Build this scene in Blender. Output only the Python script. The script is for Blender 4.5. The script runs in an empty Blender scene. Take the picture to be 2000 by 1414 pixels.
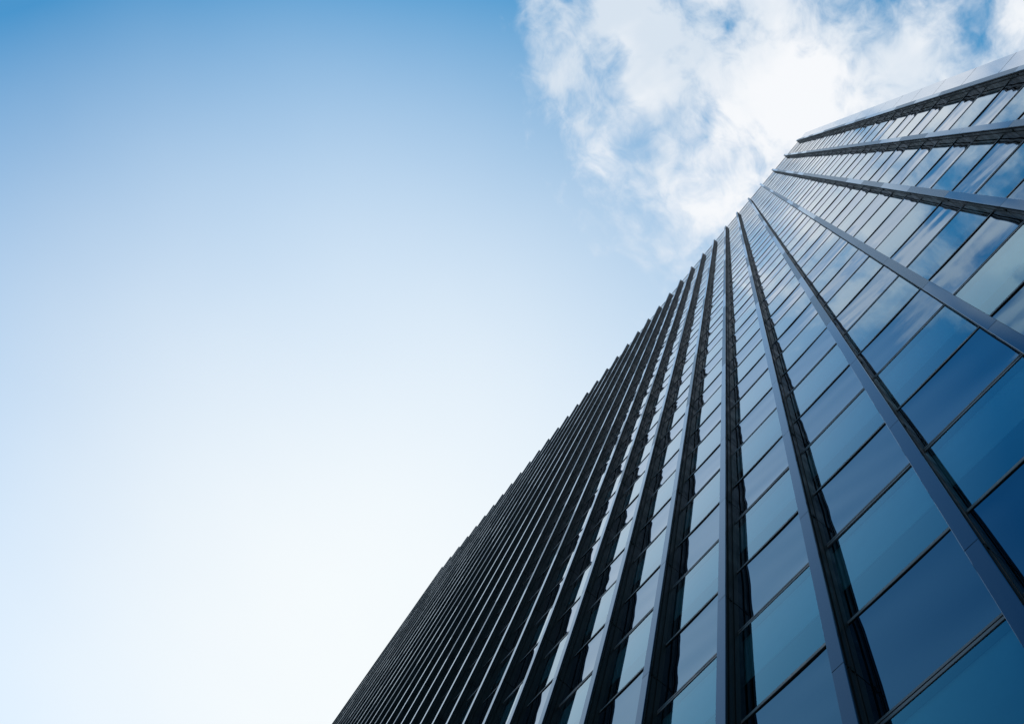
import bpy, math, random
from mathutils import Matrix, Vector

random.seed(7)
rad = math.radians
scene = bpy.context.scene
col = scene.collection

# ---------------------------------------------------------------- camera
cam_data = bpy.data.cameras.new("camera")
cam_data.sensor_fit = 'HORIZONTAL'
cam_data.sensor_width = 36.0
cam_data.lens = 36.0 * 1734.75 / 2000.0
cam_data.clip_start = 0.1
cam_data.clip_end = 5000.0
cam = bpy.data.objects.new("camera", cam_data)
col.objects.link(cam)
R = Matrix(((0.58720619, 0.74825044, 0.30872347),
            (0.77654426, -0.62838254, 0.04598263),
            (0.22840296, 0.21273615, -0.95003969)))   # columns: camera axes in the world
EYE = 1.6
cam.matrix_world = Matrix.Translation((0, 0, EYE)) @ R.to_4x4()
scene.camera = cam

# ---------------------------------------------------------------- sun direction, exposure
SUN_EL = rad(33.0)
SUN_AZ = rad(9.0)            # from the -x end of the facade towards +y (behind it)
SUN = Vector((-math.cos(SUN_EL) * math.cos(SUN_AZ), math.cos(SUN_EL) * math.sin(SUN_AZ), math.sin(SUN_EL)))
scene.view_settings.view_transform = 'Standard'
scene.view_settings.look = 'None'
scene.view_settings.gamma = 1.0
scene.view_settings.exposure = 0.5

sun_data = bpy.data.lights.new("sun", 'SUN')
sun_data.energy = 3.0
sun_data.angle = rad(0.5)
sun_data.color = (1.0, 0.95, 0.87)
sun = bpy.data.objects.new("sun", sun_data)
sun.rotation_euler = SUN.to_track_quat('Z', 'Y').to_euler()
sun.location = (-60, 20, 150)
col.objects.link(sun)


# ---------------------------------------------------------------- node helper
class Tree:
    def __init__(self, nt):
        self.nt = nt
        nt.nodes.clear()

    def n(self, t, **kw):
        nd = self.nt.nodes.new(t)
        for k, v in kw.items():
            setattr(nd, k, v)
        return nd

    def put(self, sock, v):
        if v is None:
            return
        if isinstance(v, bpy.types.NodeSocket):
            self.nt.links.new(v, sock)
        else:
            sock.default_value = v

    def m(self, op, a, b=None, c=None, clamp=False):
        nd = self.n('ShaderNodeMath', operation=op, use_clamp=clamp)
        self.put(nd.inputs[0], a)
        if b is not None:
            self.put(nd.inputs[1], b)
        if c is not None:
            self.put(nd.inputs[2], c)
        return nd.outputs[0]

    def ss(self, v, lo, hi, a=0.0, b=1.0):
        nd = self.n('ShaderNodeMapRange', interpolation_type='SMOOTHSTEP')
        self.put(nd.inputs['Value'], v)
        self.put(nd.inputs['From Min'], lo)
        self.put(nd.inputs['From Max'], hi)
        self.put(nd.inputs['To Min'], a)
        self.put(nd.inputs['To Max'], b)
        return nd.outputs[0]

    def mix(self, f, a, b, blend='MIX'):
        nd = self.n('ShaderNodeMix', data_type='RGBA', blend_type=blend)
        self.put(nd.inputs[0], f)
        self.put(nd.inputs[6], a)
        self.put(nd.inputs[7], b)
        return nd.outputs[2]

    def noise(self, vec, scale, detail=4.0, rough=0.5, dist=0.0):
        nd = self.n('ShaderNodeTexNoise')
        self.put(nd.inputs['Vector'], vec)
        nd.inputs['Scale'].default_value = scale
        nd.inputs['Detail'].default_value = detail
        nd.inputs['Roughness'].default_value = rough
        nd.inputs['Distortion'].default_value = dist
        return nd

    def mixsh(self, f, a, b):
        nd = self.n('ShaderNodeMixShader')
        self.put(nd.inputs[0], f)
        self.put(nd.inputs[1], a)
        self.put(nd.inputs[2], b)
        return nd.outputs[0]


# ---------------------------------------------------------------- world: Nishita sky with a bank of broken cloud overhead
world = bpy.data.worlds.new("World")
scene.world = world
world.use_nodes = True
T = Tree(world.node_tree)
sky = T.n('ShaderNodeTexSky', sky_type='NISHITA')
sky.sun_disc = False
sky.sun_elevation = SUN_EL
sky.sun_rotation = math.atan2(SUN.x, SUN.y)
sky.altitude = 0.0
sky.air_density = 1.0
sky.dust_density = 0.0
sky.ozone_density = 3.0
STR = 0.15
tc = T.n('ShaderNodeTexCoord')
sep = T.n('ShaderNodeSeparateXYZ')
T.put(sep.inputs[0], tc.outputs['Generated'])
zz = T.m('MAXIMUM', sep.outputs[2], 0.12)
u = T.m('DIVIDE', sep.outputs[0], zz)
v = T.m('DIVIDE', sep.outputs[1], zz)
# coordinates on the cloud layer, drawn out along the streaks
cmb = T.n('ShaderNodeCombineXYZ')
T.put(cmb.inputs[0], T.m('ADD', T.m('MULTIPLY_ADD', v, 0.25, u), 3.373))
T.put(cmb.inputs[1], T.m('ADD', T.m('MULTIPLY_ADD', u, -0.2, T.m('MULTIPLY', v, 0.80)), 5.917))
cmb.inputs[2].default_value = 0.613
warp = T.noise(cmb.outputs[0], 7.0, 3.0, 0.5)
wv = T.n('ShaderNodeVectorMath', operation='MULTIPLY_ADD')
T.put(wv.inputs[0], warp.outputs['Color'])
wv.inputs[1].default_value = (0.09, 0.09, 0.0)
T.put(wv.inputs[2], cmb.outputs[0])
n1 = T.noise(wv.outputs[0], 17.0, 9.0, 0.56).outputs['Fac']
n2 = T.noise(wv.outputs[0], 7.0, 5.0, 0.5).outputs['Fac']
edge = T.m('ADD', T.m('MULTIPLY_ADD', v, 0.40, u), 0.125)      # >0 on the cloudy side
bias = T.ss(edge, -0.13, 0.09, -0.27, 0.05)
# the far side of the bank thins out again
far = T.ss(T.m('ADD', v, T.m('MULTIPLY', u, 0.45)), -0.50, -0.26, -0.30, 0.0)
dens = T.m('ADD', T.m('ADD', T.m('MULTIPLY', n1, 0.62), T.m('MULTIPLY', n2, 0.38)), T.m('ADD', bias, T.m('ADD', far, T.ss(u, 0.38, 0.62, 0.0, -0.35))))


wsep = T.n('ShaderNodeSeparateXYZ')
T.put(wsep.inputs[0], T.noise(cmb.outputs[0], 16.0, 4.0, 0.6).outputs['Color'])
uw = T.m('ADD', u, T.m('MULTIPLY_ADD', wsep.outputs[0], 0.07, -0.035))
vw = T.m('ADD', v, T.m('MULTIPLY_ADD', wsep.outputs[1], 0.07, -0.035))


def blob(cu, cv, r, amt, prev):
    du = T.m('SUBTRACT', uw, cu)
    dv = T.m('SUBTRACT', vw, cv)
    d = T.m('SQRT', T.m('ADD', T.m('MULTIPLY', du, du), T.m('MULTIPLY', dv, dv)))
    return T.m('ADD', prev, T.ss(d, 0.0, r, amt, 0.0))


# thick puffs (+) and blue gaps (-) on the cloud layer: u, v, radius, amount
HOLES = [(0.15, -0.12, 0.11, 0.07),
         (0.06, -0.17, 0.09, 0.02),
         (-0.0341, -0.1748, 0.0453, 0.06),
         (-0.0413, -0.112, 0.0374, 0.08),
         (-0.0506, -0.0475, 0.0444, 0.06),
         (-0.0678, 0.0022, 0.0442, 0.06),
         (-0.0393, 0.021, 0.0506, 0.08),
         (0.0299, -0.127, 0.0651, 0.1),
         (0.0813, -0.0121, 0.0754, 0.1),
         (0.0311, -0.0103, 0.0563, 0.08),
         (0.0418, -0.1993, 0.0659, 0.07),
         (0.1113, 0.029, 0.0736, 0.08),
         (0.1688, 0.0827, 0.0833, 0.08),
         (-0.1136, 0.0255, 0.0523, 0.06),
         (-0.0495, 0.0436, 0.0649, 0.06),
         (0.1576, -0.0774, 0.054, 0.06),
         (0.1016, -0.0968, 0.0349, -0.06),
         (0.0215, -0.0541, 0.0359, -0.072),
         (-0.035, -0.0971, 0.0298, -0.06),
         (-0.037, -0.0657, 0.0259, -0.06),
         (0.1621, -0.0155, 0.053, -0.06),
         (0.2567, 0.1064, 0.043, -0.084),
         (0.1742, 0.1486, 0.0254, -0.07),
         (-0.0201, -0.2144, 0.0304, -0.04),
         (0.0576, -0.2832, 0.07, 0.14),
         (0.1055, -0.2841, 0.05, 0.06),
         (-0.0325, -0.224, 0.05, 0.07),
         (0.1558, -0.2363, 0.04, -0.14),
         (0.0286, -0.23, 0.05, -0.08),
         (0.0783, -0.2243, 0.035, -0.1),
         (0.0562, -0.1446, 0.05, 0.1),
         (0.0787, -0.1909, 0.045, 0.09),
         (0.1789, -0.1634, 0.06, 0.1),
         (0.13, -0.131, 0.05, 0.1),
         (0.0234, -0.1196, 0.05, 0.08)]
for h in HOLES:
    dens = blob(*h, dens)
# fine wisps drawn through the soft mass
wisp = T.noise(wv.outputs[0], 46.0, 8.0, 0.62, 0.4).outputs['Fac']
dens = T.m('ADD', dens, T.m('MULTIPLY_ADD', wisp, 0.26, -0.125))
cloud = T.ss(dens, 0.36, 0.67)
shade = T.noise(wv.outputs[0], 6.0, 5.0, 0.55).outputs['Fac']
cl_col = T.mix(T.ss(shade, 0.36, 0.58), (0.68, 0.77, 0.87, 1), (0.93, 0.95, 0.98, 1))
# thin bright veil of high haze, thickest towards the sun side of the sky
sd = T.n('ShaderNodeVectorMath', operation='DOT_PRODUCT')
T.put(sd.inputs[0], tc.outputs['Generated'])
sd.inputs[1].default_value = (-2.0183, 0.2349, 2.4904)
hz = T.noise(cmb.outputs[0], 2.6, 3.0, 0.5).outputs['Fac']
veil = T.m('ADD', sd.outputs['Value'], T.m('MULTIPLY_ADD', hz, 0.10, -2.332), clamp=True)
veil = T.m('MULTIPLY', veil, T.ss(sep.outputs[2], 0.0, 0.35, 0.4, 1.0))
K = 1.0 / STR / 2 ** 0.5
blue = T.mix(1.0, sky.outputs[0], T.mix(T.ss(sep.outputs[2], 0.72, 0.99), (0.42, 0.98, 1.01, 1), (0.52, 1.42, 1.40, 1)), 'MULTIPLY')
base = T.mix(veil, blue, (0.985 * K, 1.01 * K, 1.0 * K, 1))
clk = T.mix(1.0, cl_col, (K, K, K, 1), 'MULTIPLY')
fin_col = T.mix(cloud, base, clk)
bg = T.n('ShaderNodeBackground')
T.put(bg.inputs[0], fin_col)
bg.inputs[1].default_value = STR
wo = T.n('ShaderNodeOutputWorld')
T.put(wo.inputs[0], bg.outputs[0])


# ---------------------------------------------------------------- materials
def new_mat(name):
    mt = bpy.data.materials.new(name)
    mt.use_nodes = True
    return mt, Tree(mt.node_tree)


def out(t, sh):
    o = t.n('ShaderNodeOutputMaterial')
    t.put(o.inputs[0], sh)


def principled(name, color, rough, metal=0.0, spec=0.5, noise_amt=0.0, noise_scale=3.0):
    mt, t = new_mat(name)
    p = t.n('ShaderNodeBsdfPrincipled')
    c = (*color, 1)
    p.inputs['Metallic'].default_value = metal
    p.inputs['Specular IOR Level'].default_value = spec
    if noise_amt:
        tcc = t.n('ShaderNodeTexCoord')
        nz = t.noise(tcc.outputs['Object'], noise_scale, 5.0, 0.6).outputs['Fac']
        lo = tuple(x * (1 - noise_amt) for x in color) + (1,)
        hi = tuple(min(1, x * (1 + noise_amt)) for x in color) + (1,)
        t.put(p.inputs['Base Color'], t.mix(t.ss(nz, 0.3, 0.7), lo, hi))
        t.put(p.inputs['Roughness'], t.ss(nz, 0.3, 0.7, max(0.02, rough * 0.75), min(1, rough * 1.25)))
    else:
        p.inputs['Base Color'].default_value = c
        p.inputs['Roughness'].default_value = rough
    out(t, p.outputs[0])
    return mt


def glass(name, tint, coat, coat_amt, under, ior, white, rough=0.0, dirt=0.03):
    """reflective coated pane: Fresnel reflection over a tinted coating over what lies under it"""
    mt, t = new_mat(name)
    f1 = t.n('ShaderNodeFresnel')
    f1.inputs['IOR'].default_value = 1.52
    # several glass surfaces one behind the other: n R / (1 + (n - 1) R)
    fr = t.m('DIVIDE', t.m('MULTIPLY', f1.outputs[0], ior), t.m('MULTIPLY_ADD', f1.outputs[0], ior - 1.0, 1.0))
    g1 = t.n('ShaderNodeBsdfGlossy')
    # the coating tints steep reflections; shallow ones stay the colour of the sky
    t.put(g1.inputs['Color'], t.mix(t.ss(fr, 0.20, 0.85), (*tint, 1), (*white, 1)))
    g1.inputs['Roughness'].default_value = rough
    g2 = t.n('ShaderNodeBsdfGlossy')
    g2.inputs['Color'].default_value = (*coat, 1)
    g2.inputs['Roughness'].default_value = rough
    if under is None:
        ub = t.n('ShaderNodeBsdfTransparent')
        ub.inputs['Color'].default_value = (0.48, 0.70, 0.78, 1)
    else:
        ub = t.n('ShaderNodeBsdfDiffuse')
        ub.inputs['Color'].default_value = (*under, 1)
    body = t.mixsh(coat_amt, ub.outputs[0], g2.outputs[0])
    sh = t.mixsh(fr, body, g1.outputs[0])
    # a film of dust with runs under the bars
    tcc = t.n('ShaderNodeTexCoord')
    mp = t.n('ShaderNodeMapping')
    t.put(mp.inputs['Vector'], tcc.outputs['Object'])
    mp.inputs['Scale'].default_value = (14.0, 1.0, 0.9)
    s1 = t.noise(mp.outputs[0], 1.0, 4.0, 0.6).outputs['Fac']
    df = t.n('ShaderNodeBsdfDiffuse')
    df.inputs['Color'].default_value = (0.30, 0.31, 0.33, 1)
    sh = t.mixsh(t.ss(s1, 0.40, 0.85, dirt * 0.4, dirt * 2.0), sh, df.outputs[0])
    out(t, sh)
    return mt


M_VISION = glass("coated_vision_glass", (0.14, 0.50, 0.74), (0.01, 0.08, 0.10), 0.35, None, 3.0, (0.97, 0.99, 1.0), 0.0, 0.001)
M_SPAND = glass("blue_spandrel_glass", (0.17, 0.45, 0.66), (0.008, 0.02, 0.045), 0.60, (0.002, 0.004, 0.008), 2.8, (0.96, 0.97, 1.0), 0.015, 0.002)
M_FIN = principled("dark_bronze_metal", (0.0130, 0.0118, 0.0122), 0.40, 0.0, 0.05, 0.25, 2.0)
M_GAP = principled("black_rubber_joint", (0.006, 0.006, 0.007), 0.8, 0.0, 0.2)
M_RIDGE = principled("edge_highlight_metal", (0.05, 0.048, 0.05), 0.45, 0.3)  # paler than the fin: light caught by the edge, painted as colour
M_COVER = glass("slate_metal_cover", (0.15, 0.28, 0.44), (0.02, 0.03, 0.05), 0.7, (0.018, 0.026, 0.036), 2.4, (0.70, 0.81, 0.92), 0.06, 0.01)
M_COVER_D = glass("dull_metal_cover", (0.6, 0.7, 0.8), (0.08, 0.10, 0.14), 0.5, (0.05, 0.055, 0.065), 1.0, (0.50, 0.55, 0.60), 0.2, 0.04)
M_CLAD = glass("pale_corner_cladding", (0.8, 0.88, 1.0), (0.30, 0.36, 0.46), 0.8, (0.10, 0.11, 0.13), 3.0, (0.95, 0.97, 1.0), 0.05, 0.03)
M_TRANSOM = principled("grey_brown_transom_metal", (0.075, 0.062, 0.070), 0.45, 0.0, 0.5, 0.25, 4.0)
M_BLIND = principled("roller_blind_fabric", (0.36, 0.50, 0.55), 0.9, 0.0, 0.1, 0.08, 1.2)
M_ROOM = principled("dim_room_wall", (0.006, 0.008, 0.009), 0.9, 0.0, 0.1, 0.2, 0.5)
M_CONC = principled("roof_membrane", (0.22, 0.22, 0.21), 0.9, 0.0, 0.2, 0.25, 0.6)
M_GROUND = principled("paving_stone", (0.24, 0.235, 0.225), 0.85, 0.0, 0.3, 0.2, 0.8)


# ---------------------------------------------------------------- mesh helper
class MB:
    def __init__(self):
        self.v, self.f, self.mi, self.sm = [], [], [], []

    def quad(self, a, b, c, d, mi=0, smooth=False):
        i = len(self.v)
        self.v += [a, b, c, d]
        self.f.append((i, i + 1, i + 2, i + 3))
        self.mi.append(mi)
        self.sm.append(smooth)

    def box(self, x0, x1, y0, y1, z0, z1, mi=0, skip=()):
        i = len(self.v)
        self.v += [(x0, y0, z0), (x1, y0, z0), (x1, y1, z0), (x0, y1, z0), (x0, y0, z1), (x1, y0, z1), (x1, y1, z1), (x0, y1, z1)]
        F = {'b': (0, 3, 2, 1), 't': (4, 5, 6, 7), 'f': (0, 1, 5, 4), 'r': (1, 2, 6, 5), 'k': (2, 3, 7, 6), 'l': (3, 0, 4, 7)}
        for k, q in F.items():
            if k in skip:
                continue
            self.f.append(tuple(i + j for j in q))
            self.mi.append(mi)
            self.sm.append(False)

    def grid(self, pts, mi=0):
        """pts[row][col], faces with smooth shading"""
        i = len(self.v)
        nr, nc = len(pts), len(pts[0])
        for r in pts:
            self.v += r
        for r in range(nr - 1):
            for c in range(nc - 1):
                a = i + r * nc + c
                self.f.append((a, a + 1, a + nc + 1, a + nc))
                self.mi.append(mi)
                self.sm.append(True)

    def extrude(self, prof, z0, z1, mi=0):
        """vertical prism over an (x, y) outline given anticlockwise seen from above"""
        i = len(self.v)
        n = len(prof)
        self.v += [(x, y, z0) for x, y in prof] + [(x, y, z1) for x, y in prof]
        for k in range(n):
            k2 = (k + 1) % n
            self.f.append((i + k, i + k2, i + n + k2, i + n + k))
            self.mi.append(mi)
            self.sm.append(False)
        self.f.append(tuple(i + k for k in reversed(range(n))))
        self.mi.append(mi)
        self.sm.append(False)
        self.f.append(tuple(i + n + k for k in range(n)))
        self.mi.append(mi)
        self.sm.append(False)

    def mesh(self, name, mats):
        me = bpy.data.meshes.new(name)
        me.from_pydata(self.v, [], self.f)
        for m_ in mats:
            me.materials.append(m_)
        me.polygons.foreach_set('material_index', self.mi)
        me.polygons.foreach_set('use_smooth', self.sm)
        me.update()
        return me

    def build(self, name, mats, parent=None, loc=(0, 0, 0)):
        if not isinstance(mats, (list, tuple)):
            mats = [mats]
        return link(name, self.mesh(name, mats), parent, loc)


def link(name, me, parent=None, loc=(0, 0, 0)):
    o = bpy.data.objects.new(name, me)
    o.location = loc
    col.objects.link(o)
    if parent:
        o.parent = parent
    return o


# ---------------------------------------------------------------- facade measures (metres)
D = 4.2                       # eye to glass
SP = 0.41683 * D              # bay width
X0 = 1.35792 * D              # first fin from the right corner
WF = 0.0407 * D               # fin width
PF = 0.0585 * D               # fin depth
FL = 0.941505 * D             # floor height
SH = 0.45076 * D              # spandrel height
ZB = EYE + 1.80359 * D - 2 * FL   # underside of the lowest spandrel
ZT = EYE + 22.1431 * D        # roof line
NF = 36                       # fins
XR = 1.60 * D                 # right corner
XL = X0 - (NF - 1) * SP - WF / 2
BACK = D + 32.0
NFLOOR = 23                   # spandrel + vision pairs; the last spandrel runs up into the parapet
Z_PLINTH = ZB

# ---------------------------------------------------------------- ground
g = MB()
g.quad((-1500, -1500, 0), (1500, -1500, 0), (1500, 1500, 0), (-1500, 1500, 0))
ground = g.build("ground", M_GROUND)
ground['kind'] = 'structure'
ground['label'] = "grey paved plaza around the foot of the tower"

# ---------------------------------------------------------------- tower
tower = bpy.data.objects.new("office_tower", None)
tower.location = ((XL + XR) / 2, D, 0)
col.objects.link(tower)
tower['label'] = "tall blue glass office tower with dark vertical fins, seen from its foot"
tower['category'] = "office tower"
OX, OY = tower.location.x, tower.location.y


def P(name, mb, mats, loc=(0, 0, 0)):
    return mb.build(name, mats, tower, (loc[0] - OX, loc[1] - OY, loc[2]))


def fin_x(k):
    return X0 - k * SP


# plinth, side walls, back wall, roof slab behind the glass line
b = MB()
b.box(XL, XR, D - 0.03, D + 0.5, 0, Z_PLINTH - 0.003)
P("plinth", b, M_COVER_D)
for nm, (xa, xb, ya, yb) in (("side_wall", (XR - 0.35, XR - 0.02, D + 0.52, BACK)), ("side_wall", (XL + 0.02, XL + 0.35, D + 0.52, BACK)), ("rear_wall", (XL + 0.36, XR - 0.36, BACK - 0.35, BACK))):
    b = MB()
    lo = 0.0
    for i in range(NFLOOR + 1):
        zs = ZB + i * FL
        top = ZT if i > NFLOOR - 1 else zs + SH
        b.box(xa, xb, ya, yb, max(0, lo), zs, 0)
        b.box(xa + 0.01, xb - 0.01, ya, yb, zs, min(top, ZT), 1)
        lo = min(top, ZT)
        if lo >= ZT:
            break
    P(nm, b, [M_VISION, M_SPAND])
b = MB()
b.box(XL + 0.36, XR - 0.36, D + 0.52, BACK - 0.36, ZT - 1.4, ZT - 1.1)
P("roof", b, M_CONC)
# dim inner wall and floors behind the glass
b = MB()
b.box(XL + 0.05, XR - 0.4, D + 0.45, D + 0.5, Z_PLINTH, ZT - 0.1)
P("inner_wall", b, M_ROOM)
# parapet coping
b = MB()
b.box(XL, XR, D - 0.012, D + 0.5, ZT, ZT + 0.05)
P("coping", b, M_COVER_D)

# ---- horizontal bars: single under a vision pane's foot, double over its head
for i in range(NFLOOR + 1):
    zs = ZB + i * FL
    if zs > ZT - 2:
        break
    # bar at the head of the vision pane = foot of the spandrel (double bar)
    b = MB()
    b.box(XL + 0.01, X0, D - 0.007, D + 0.10, zs - 0.052, zs - 0.010, 0)
    b.box(XL + 0.01, X0, D + 0.006, D + 0.10, zs - 0.0099, zs + 0.0099, 1)
    b.box(XL + 0.01, X0, D - 0.007, D + 0.10, zs + 0.010, zs + 0.045, 0)
    P("transom", b, [M_TRANSOM, M_GAP])
    if zs + SH < ZT - 3.0:
        b = MB()
        b.box(XL + 0.01, X0, D - 0.005, D + 0.10, zs + SH - 0.03, zs + SH + 0.022, 0)
        b.box(XL + 0.01, X0, D - 0.002, D + 0.10, zs + SH - 0.042, zs + SH - 0.0301, 1)
        P("transom", b, [M_TRANSOM, M_GAP])


# ---- panes
def pane_points(w, h, bow_x, bow_z, tx=0.0, tz=0.0, n=8):
    rw = random.Random(int(bow_x * 1e7) + 5)
    amp = 0.0009 if abs(bow_x) > 0.003 else 0.00022
    waves = [(rw.uniform(0.3, 1.6), rw.uniform(1.0, 3.2), rw.uniform(0, 6.3), rw.uniform(-amp, amp)) for _ in range(5)]
    pts = []
    for r in range(n + 1):
        row = []
        zf = r / n
        for c in range(n + 1):
            xf = c / n
            sx = 1 - (2 * xf - 1) ** 2
            sz = 1 - 0.5 * (2 * zf - 1) ** 2 - 0.5 * (2 * zf - 1) ** 6
            y = bow_x * sx + bow_z * sz + tx * (xf - 0.5) * w + tz * (zf - 0.5) * h
            y += sum(a * math.sin(6.283 * (fx * xf + fz * zf) + ph) for fx, fz, ph, a in waves)
            row.append(((xf - 0.5) * w, y, zf * h))
        pts.append(row)
    return pts


W_BAY = SP - 0.02
REC = 0.004                   # panes sit this far behind the face of the bars
vis_h = FL - SH
NVAR = 12
vis_var, sp_var = [], []
for k in range(NVAR):
    vis_var.append((random.gauss(0, 0.0006), random.gauss(0, 0.0006), random.gauss(0, 0.0022), random.gauss(0, 0.0022)))
    sp_var.append((random.uniform(0.005, 0.012), random.uniform(0.005, 0.011), random.gauss(0, 0.002), random.gauss(0, 0.002)))


def add_vision(mb, var, x, y, z):
    pts = pane_points(W_BAY, vis_h, *var, n=8)
    mb.grid([[(p[0] + x, p[1] + y, p[2] + z) for p in r] for r in pts], 0)


def add_spandrel(mb, var, x, y, z, h=SH):
    pts = pane_points(W_BAY, h, *var, n=12)
    mb.grid([[(p[0] + x, p[1] + y, p[2] + z) for p in r] for r in pts], 0)


def add_blind(mb, x, y, z):
    mb.box(x - W_BAY / 2, x + W_BAY / 2, y + 0.10, y + 0.11, z + 0.95, z + vis_h, 0)


vis_mesh, sp_mesh = [], []
for k in range(NVAR):
    mb = MB(); add_vision(mb, vis_var[k], 0, 0, 0); vis_mesh.append(mb.mesh("window_pane", [M_VISION]))
    mb = MB(); add_spandrel(mb, sp_var[k], 0, 0, 0); sp_mesh.append(mb.mesh("spandrel_panel", [M_SPAND]))
mb = MB(); add_blind(mb, 0, 0, 0); blind_mesh = mb.mesh("blind", [M_BLIND])


def seen(x, y, z):
    d = R.transposed() @ Vector((x, y, z - EYE))
    if d.z >= -0.01:
        return None
    return 1000 + 1734.75 * d.x / -d.z, 707 - 1734.75 * d.y / -d.z


def screen_size(x, z0_, z1_):
    """rough area a pane takes in the picture, 0 when outside it"""
    q = [seen(x - SP / 2, D, z0_), seen(x + SP / 2, D, z0_), seen(x + SP / 2, D, z1_), seen(x - SP / 2, D, z1_)]
    if any(p is None for p in q):
        return 0
    q = [(min(2000, max(0, p[0])), min(1414, max(0, p[1]))) for p in q]
    a = 0
    for i in range(4):
        a += q[i][0] * q[(i + 1) % 4][1] - q[(i + 1) % 4][0] * q[i][1]
    return abs(a) / 2


wins, spans, tops = [], [], []
for kb in range(NF - 1):
    xc = fin_x(kb) - SP / 2
    for i in range(NFLOOR + 1):
        zs = ZB + i * FL
        if zs > ZT - 2:
            break
        # spandrel from zs to zs+SH, vision from zs+SH to zs+FL
        if zs + SH < ZT - 3.0:
            spans.append((screen_size(xc, zs, zs + SH), xc, zs))
            wins.append((screen_size(xc, zs + SH, zs + FL), xc, zs + SH))
        else:
            tops.append((xc, zs))
random_k = random.Random(3)
wins.sort(reverse=True)
spans.sort(reverse=True)
rest_w, rest_b, rest_s = MB(), MB(), MB()
for n, (a, x, z) in enumerate(wins):
    k = random_k.randrange(NVAR)
    if n < 100:
        w = link("window", vis_mesh[k], tower, (x - OX, REC, z))
        link("blind", blind_mesh, w)
    else:
        add_vision(rest_w, vis_var[k], x, D + REC, z)
        add_blind(rest_b, x, D, z)
for n, (a, x, z) in enumerate(spans):
    k = random_k.randrange(NVAR)
    if n < 100:
        link("spandrel_panel", sp_mesh[k], tower, (x - OX, REC, z))
    else:
        add_spandrel(rest_s, sp_var[k], x, D + REC, z)
o = P("window", rest_w, M_VISION)
o['kind'] = 'stuff'
o2 = rest_b.build("blind", M_BLIND, o)
o = P("spandrel_panel", rest_s, M_SPAND)
o['kind'] = 'stuff'
for x, z in tops:
    mb = MB()
    add_spandrel(mb, sp_var[random_k.randrange(NVAR)], 0, 0, 0, ZT - z)
    link("parapet_panel", mb.mesh("parapet_panel", [M_SPAND]), tower, (x - OX, REC, z))

# ---- fins: dark grooved web with a flat cover strip on the nose, jointed at every floor
JZ = 1.95 + 0.04 - 1.80359    # joint height above the foot of a spandrel, in units of D


def side_profile(w):
    h = w / 2
    return [(-h + 0.012, 0.0), (-h + 0.012, -0.070), (-h + 0.030, -0.073), (-h + 0.030, -0.100), (-h + 0.004, -0.103),
            (-h + 0.004, -0.108), (-h + 0.012, -0.112), (-h + 0.012, -0.165), (-h + 0.004, -0.169), (-h + 0.004, -0.175),
            (-h + 0.032, -0.178), (-h + 0.032, -0.205), (-h + 0.006, -0.208), (-h + 0.006, -PF + 0.014)]


half = [(-WF / 2 + 0.012, 0.06)] + side_profile(WF)
prof = half + [(-x, y) for x, y in reversed(half)]


def make_fin(k):
    rr = random.Random(100 + k)
    mb = MB()
    cv = MB()
    z = Z_PLINTH - FL + JZ * D
    zj = []
    while z < ZT:
        zj.append(z)
        z += FL
    zj = [max(0.02, zj[0])] + [q for q in zj[1:]] + [ZT + 0.03]
    for a, b_ in zip(zj[:-1], zj[1:]):
        if b_ - a < 0.3:
            continue
        dx = rr.gauss(0, 0.0008)
        mb.extrude([(x + dx, y) for x, y in prof], a + 0.012, b_ - 0.012, 0)
        # bracket clips at the joint
        for s in (-1, 1):
            xa, xb = sorted((s * (WF / 2 - 0.03), s * (WF / 2 + 0.002)))
            mb.box(xa, xb, -0.150, -0.118, a - 0.03, a + 0.05, 1)
        # rolled edge along the nose groove, its highlight put into a paler colour
        for s in (-1, 1):
            xa, xb = sorted((s * (WF / 2 - 0.034), s * (WF / 2 - 0.027)))
            mb.box(xa, xb, -0.194, -0.189, a + 0.25, b_ - 0.05, 2)
        # cover strip
        tilt = rr.gauss(0, 0.0005)
        dull = (a > (18 if k < 5 else 28) and rr.random() < (0.6 if k < 5 else 0.4)) or (a > 14 and rr.random() < 0.15)
        h = WF / 2
        e = 0.004
        y0, y1 = -PF + 0.0125, -PF
        i = len(cv.v)
        cv.extrude([(-h + e, y0), (-h, y0 - 0.003), (-h, y1 + e + tilt), (-h + e, y1 + tilt), (h - e, y1 - tilt), (h, y1 + e - tilt), (h, y0 - 0.003), (h - e, y0)][::1],
                   a + 0.006, b_ - 0.006, 1 if dull else 0)
    # inner core closing the joints
    mb.box(-WF / 2 + 0.035, WF / 2 - 0.035, -PF + 0.02, 0.05, 0.02, ZT, 1)
    f = P("vertical_fin", mb, [M_FIN, M_GAP, M_RIDGE], (fin_x(k), D, 0))
    cv.build("cover_strip", [M_COVER, M_COVER_D], f)


for k in range(NF):
    make_fin(k)

# ---- pale cladding on the right corner
mb = MB()
z = EYE + 6.4634 * D - 9 * FL
zz_ = []
while z < ZT:
    zz_.append(max(0, z))
    z += FL
zz_.append(ZT - 0.002)
for a, b_ in zip(zz_[:-1], zz_[1:]):
    mb.box(X0 + WF / 2 - 0.01, XR, D - 0.05, D - 0.005, a + 0.02, b_ - 0.02, 0)
mb.box(X0 + WF / 2, XR - 0.02, D - 0.004, D + 0.5, 0.01, ZT - 0.004, 1)
P("corner_cladding", mb, [M_CLAD, M_GAP])
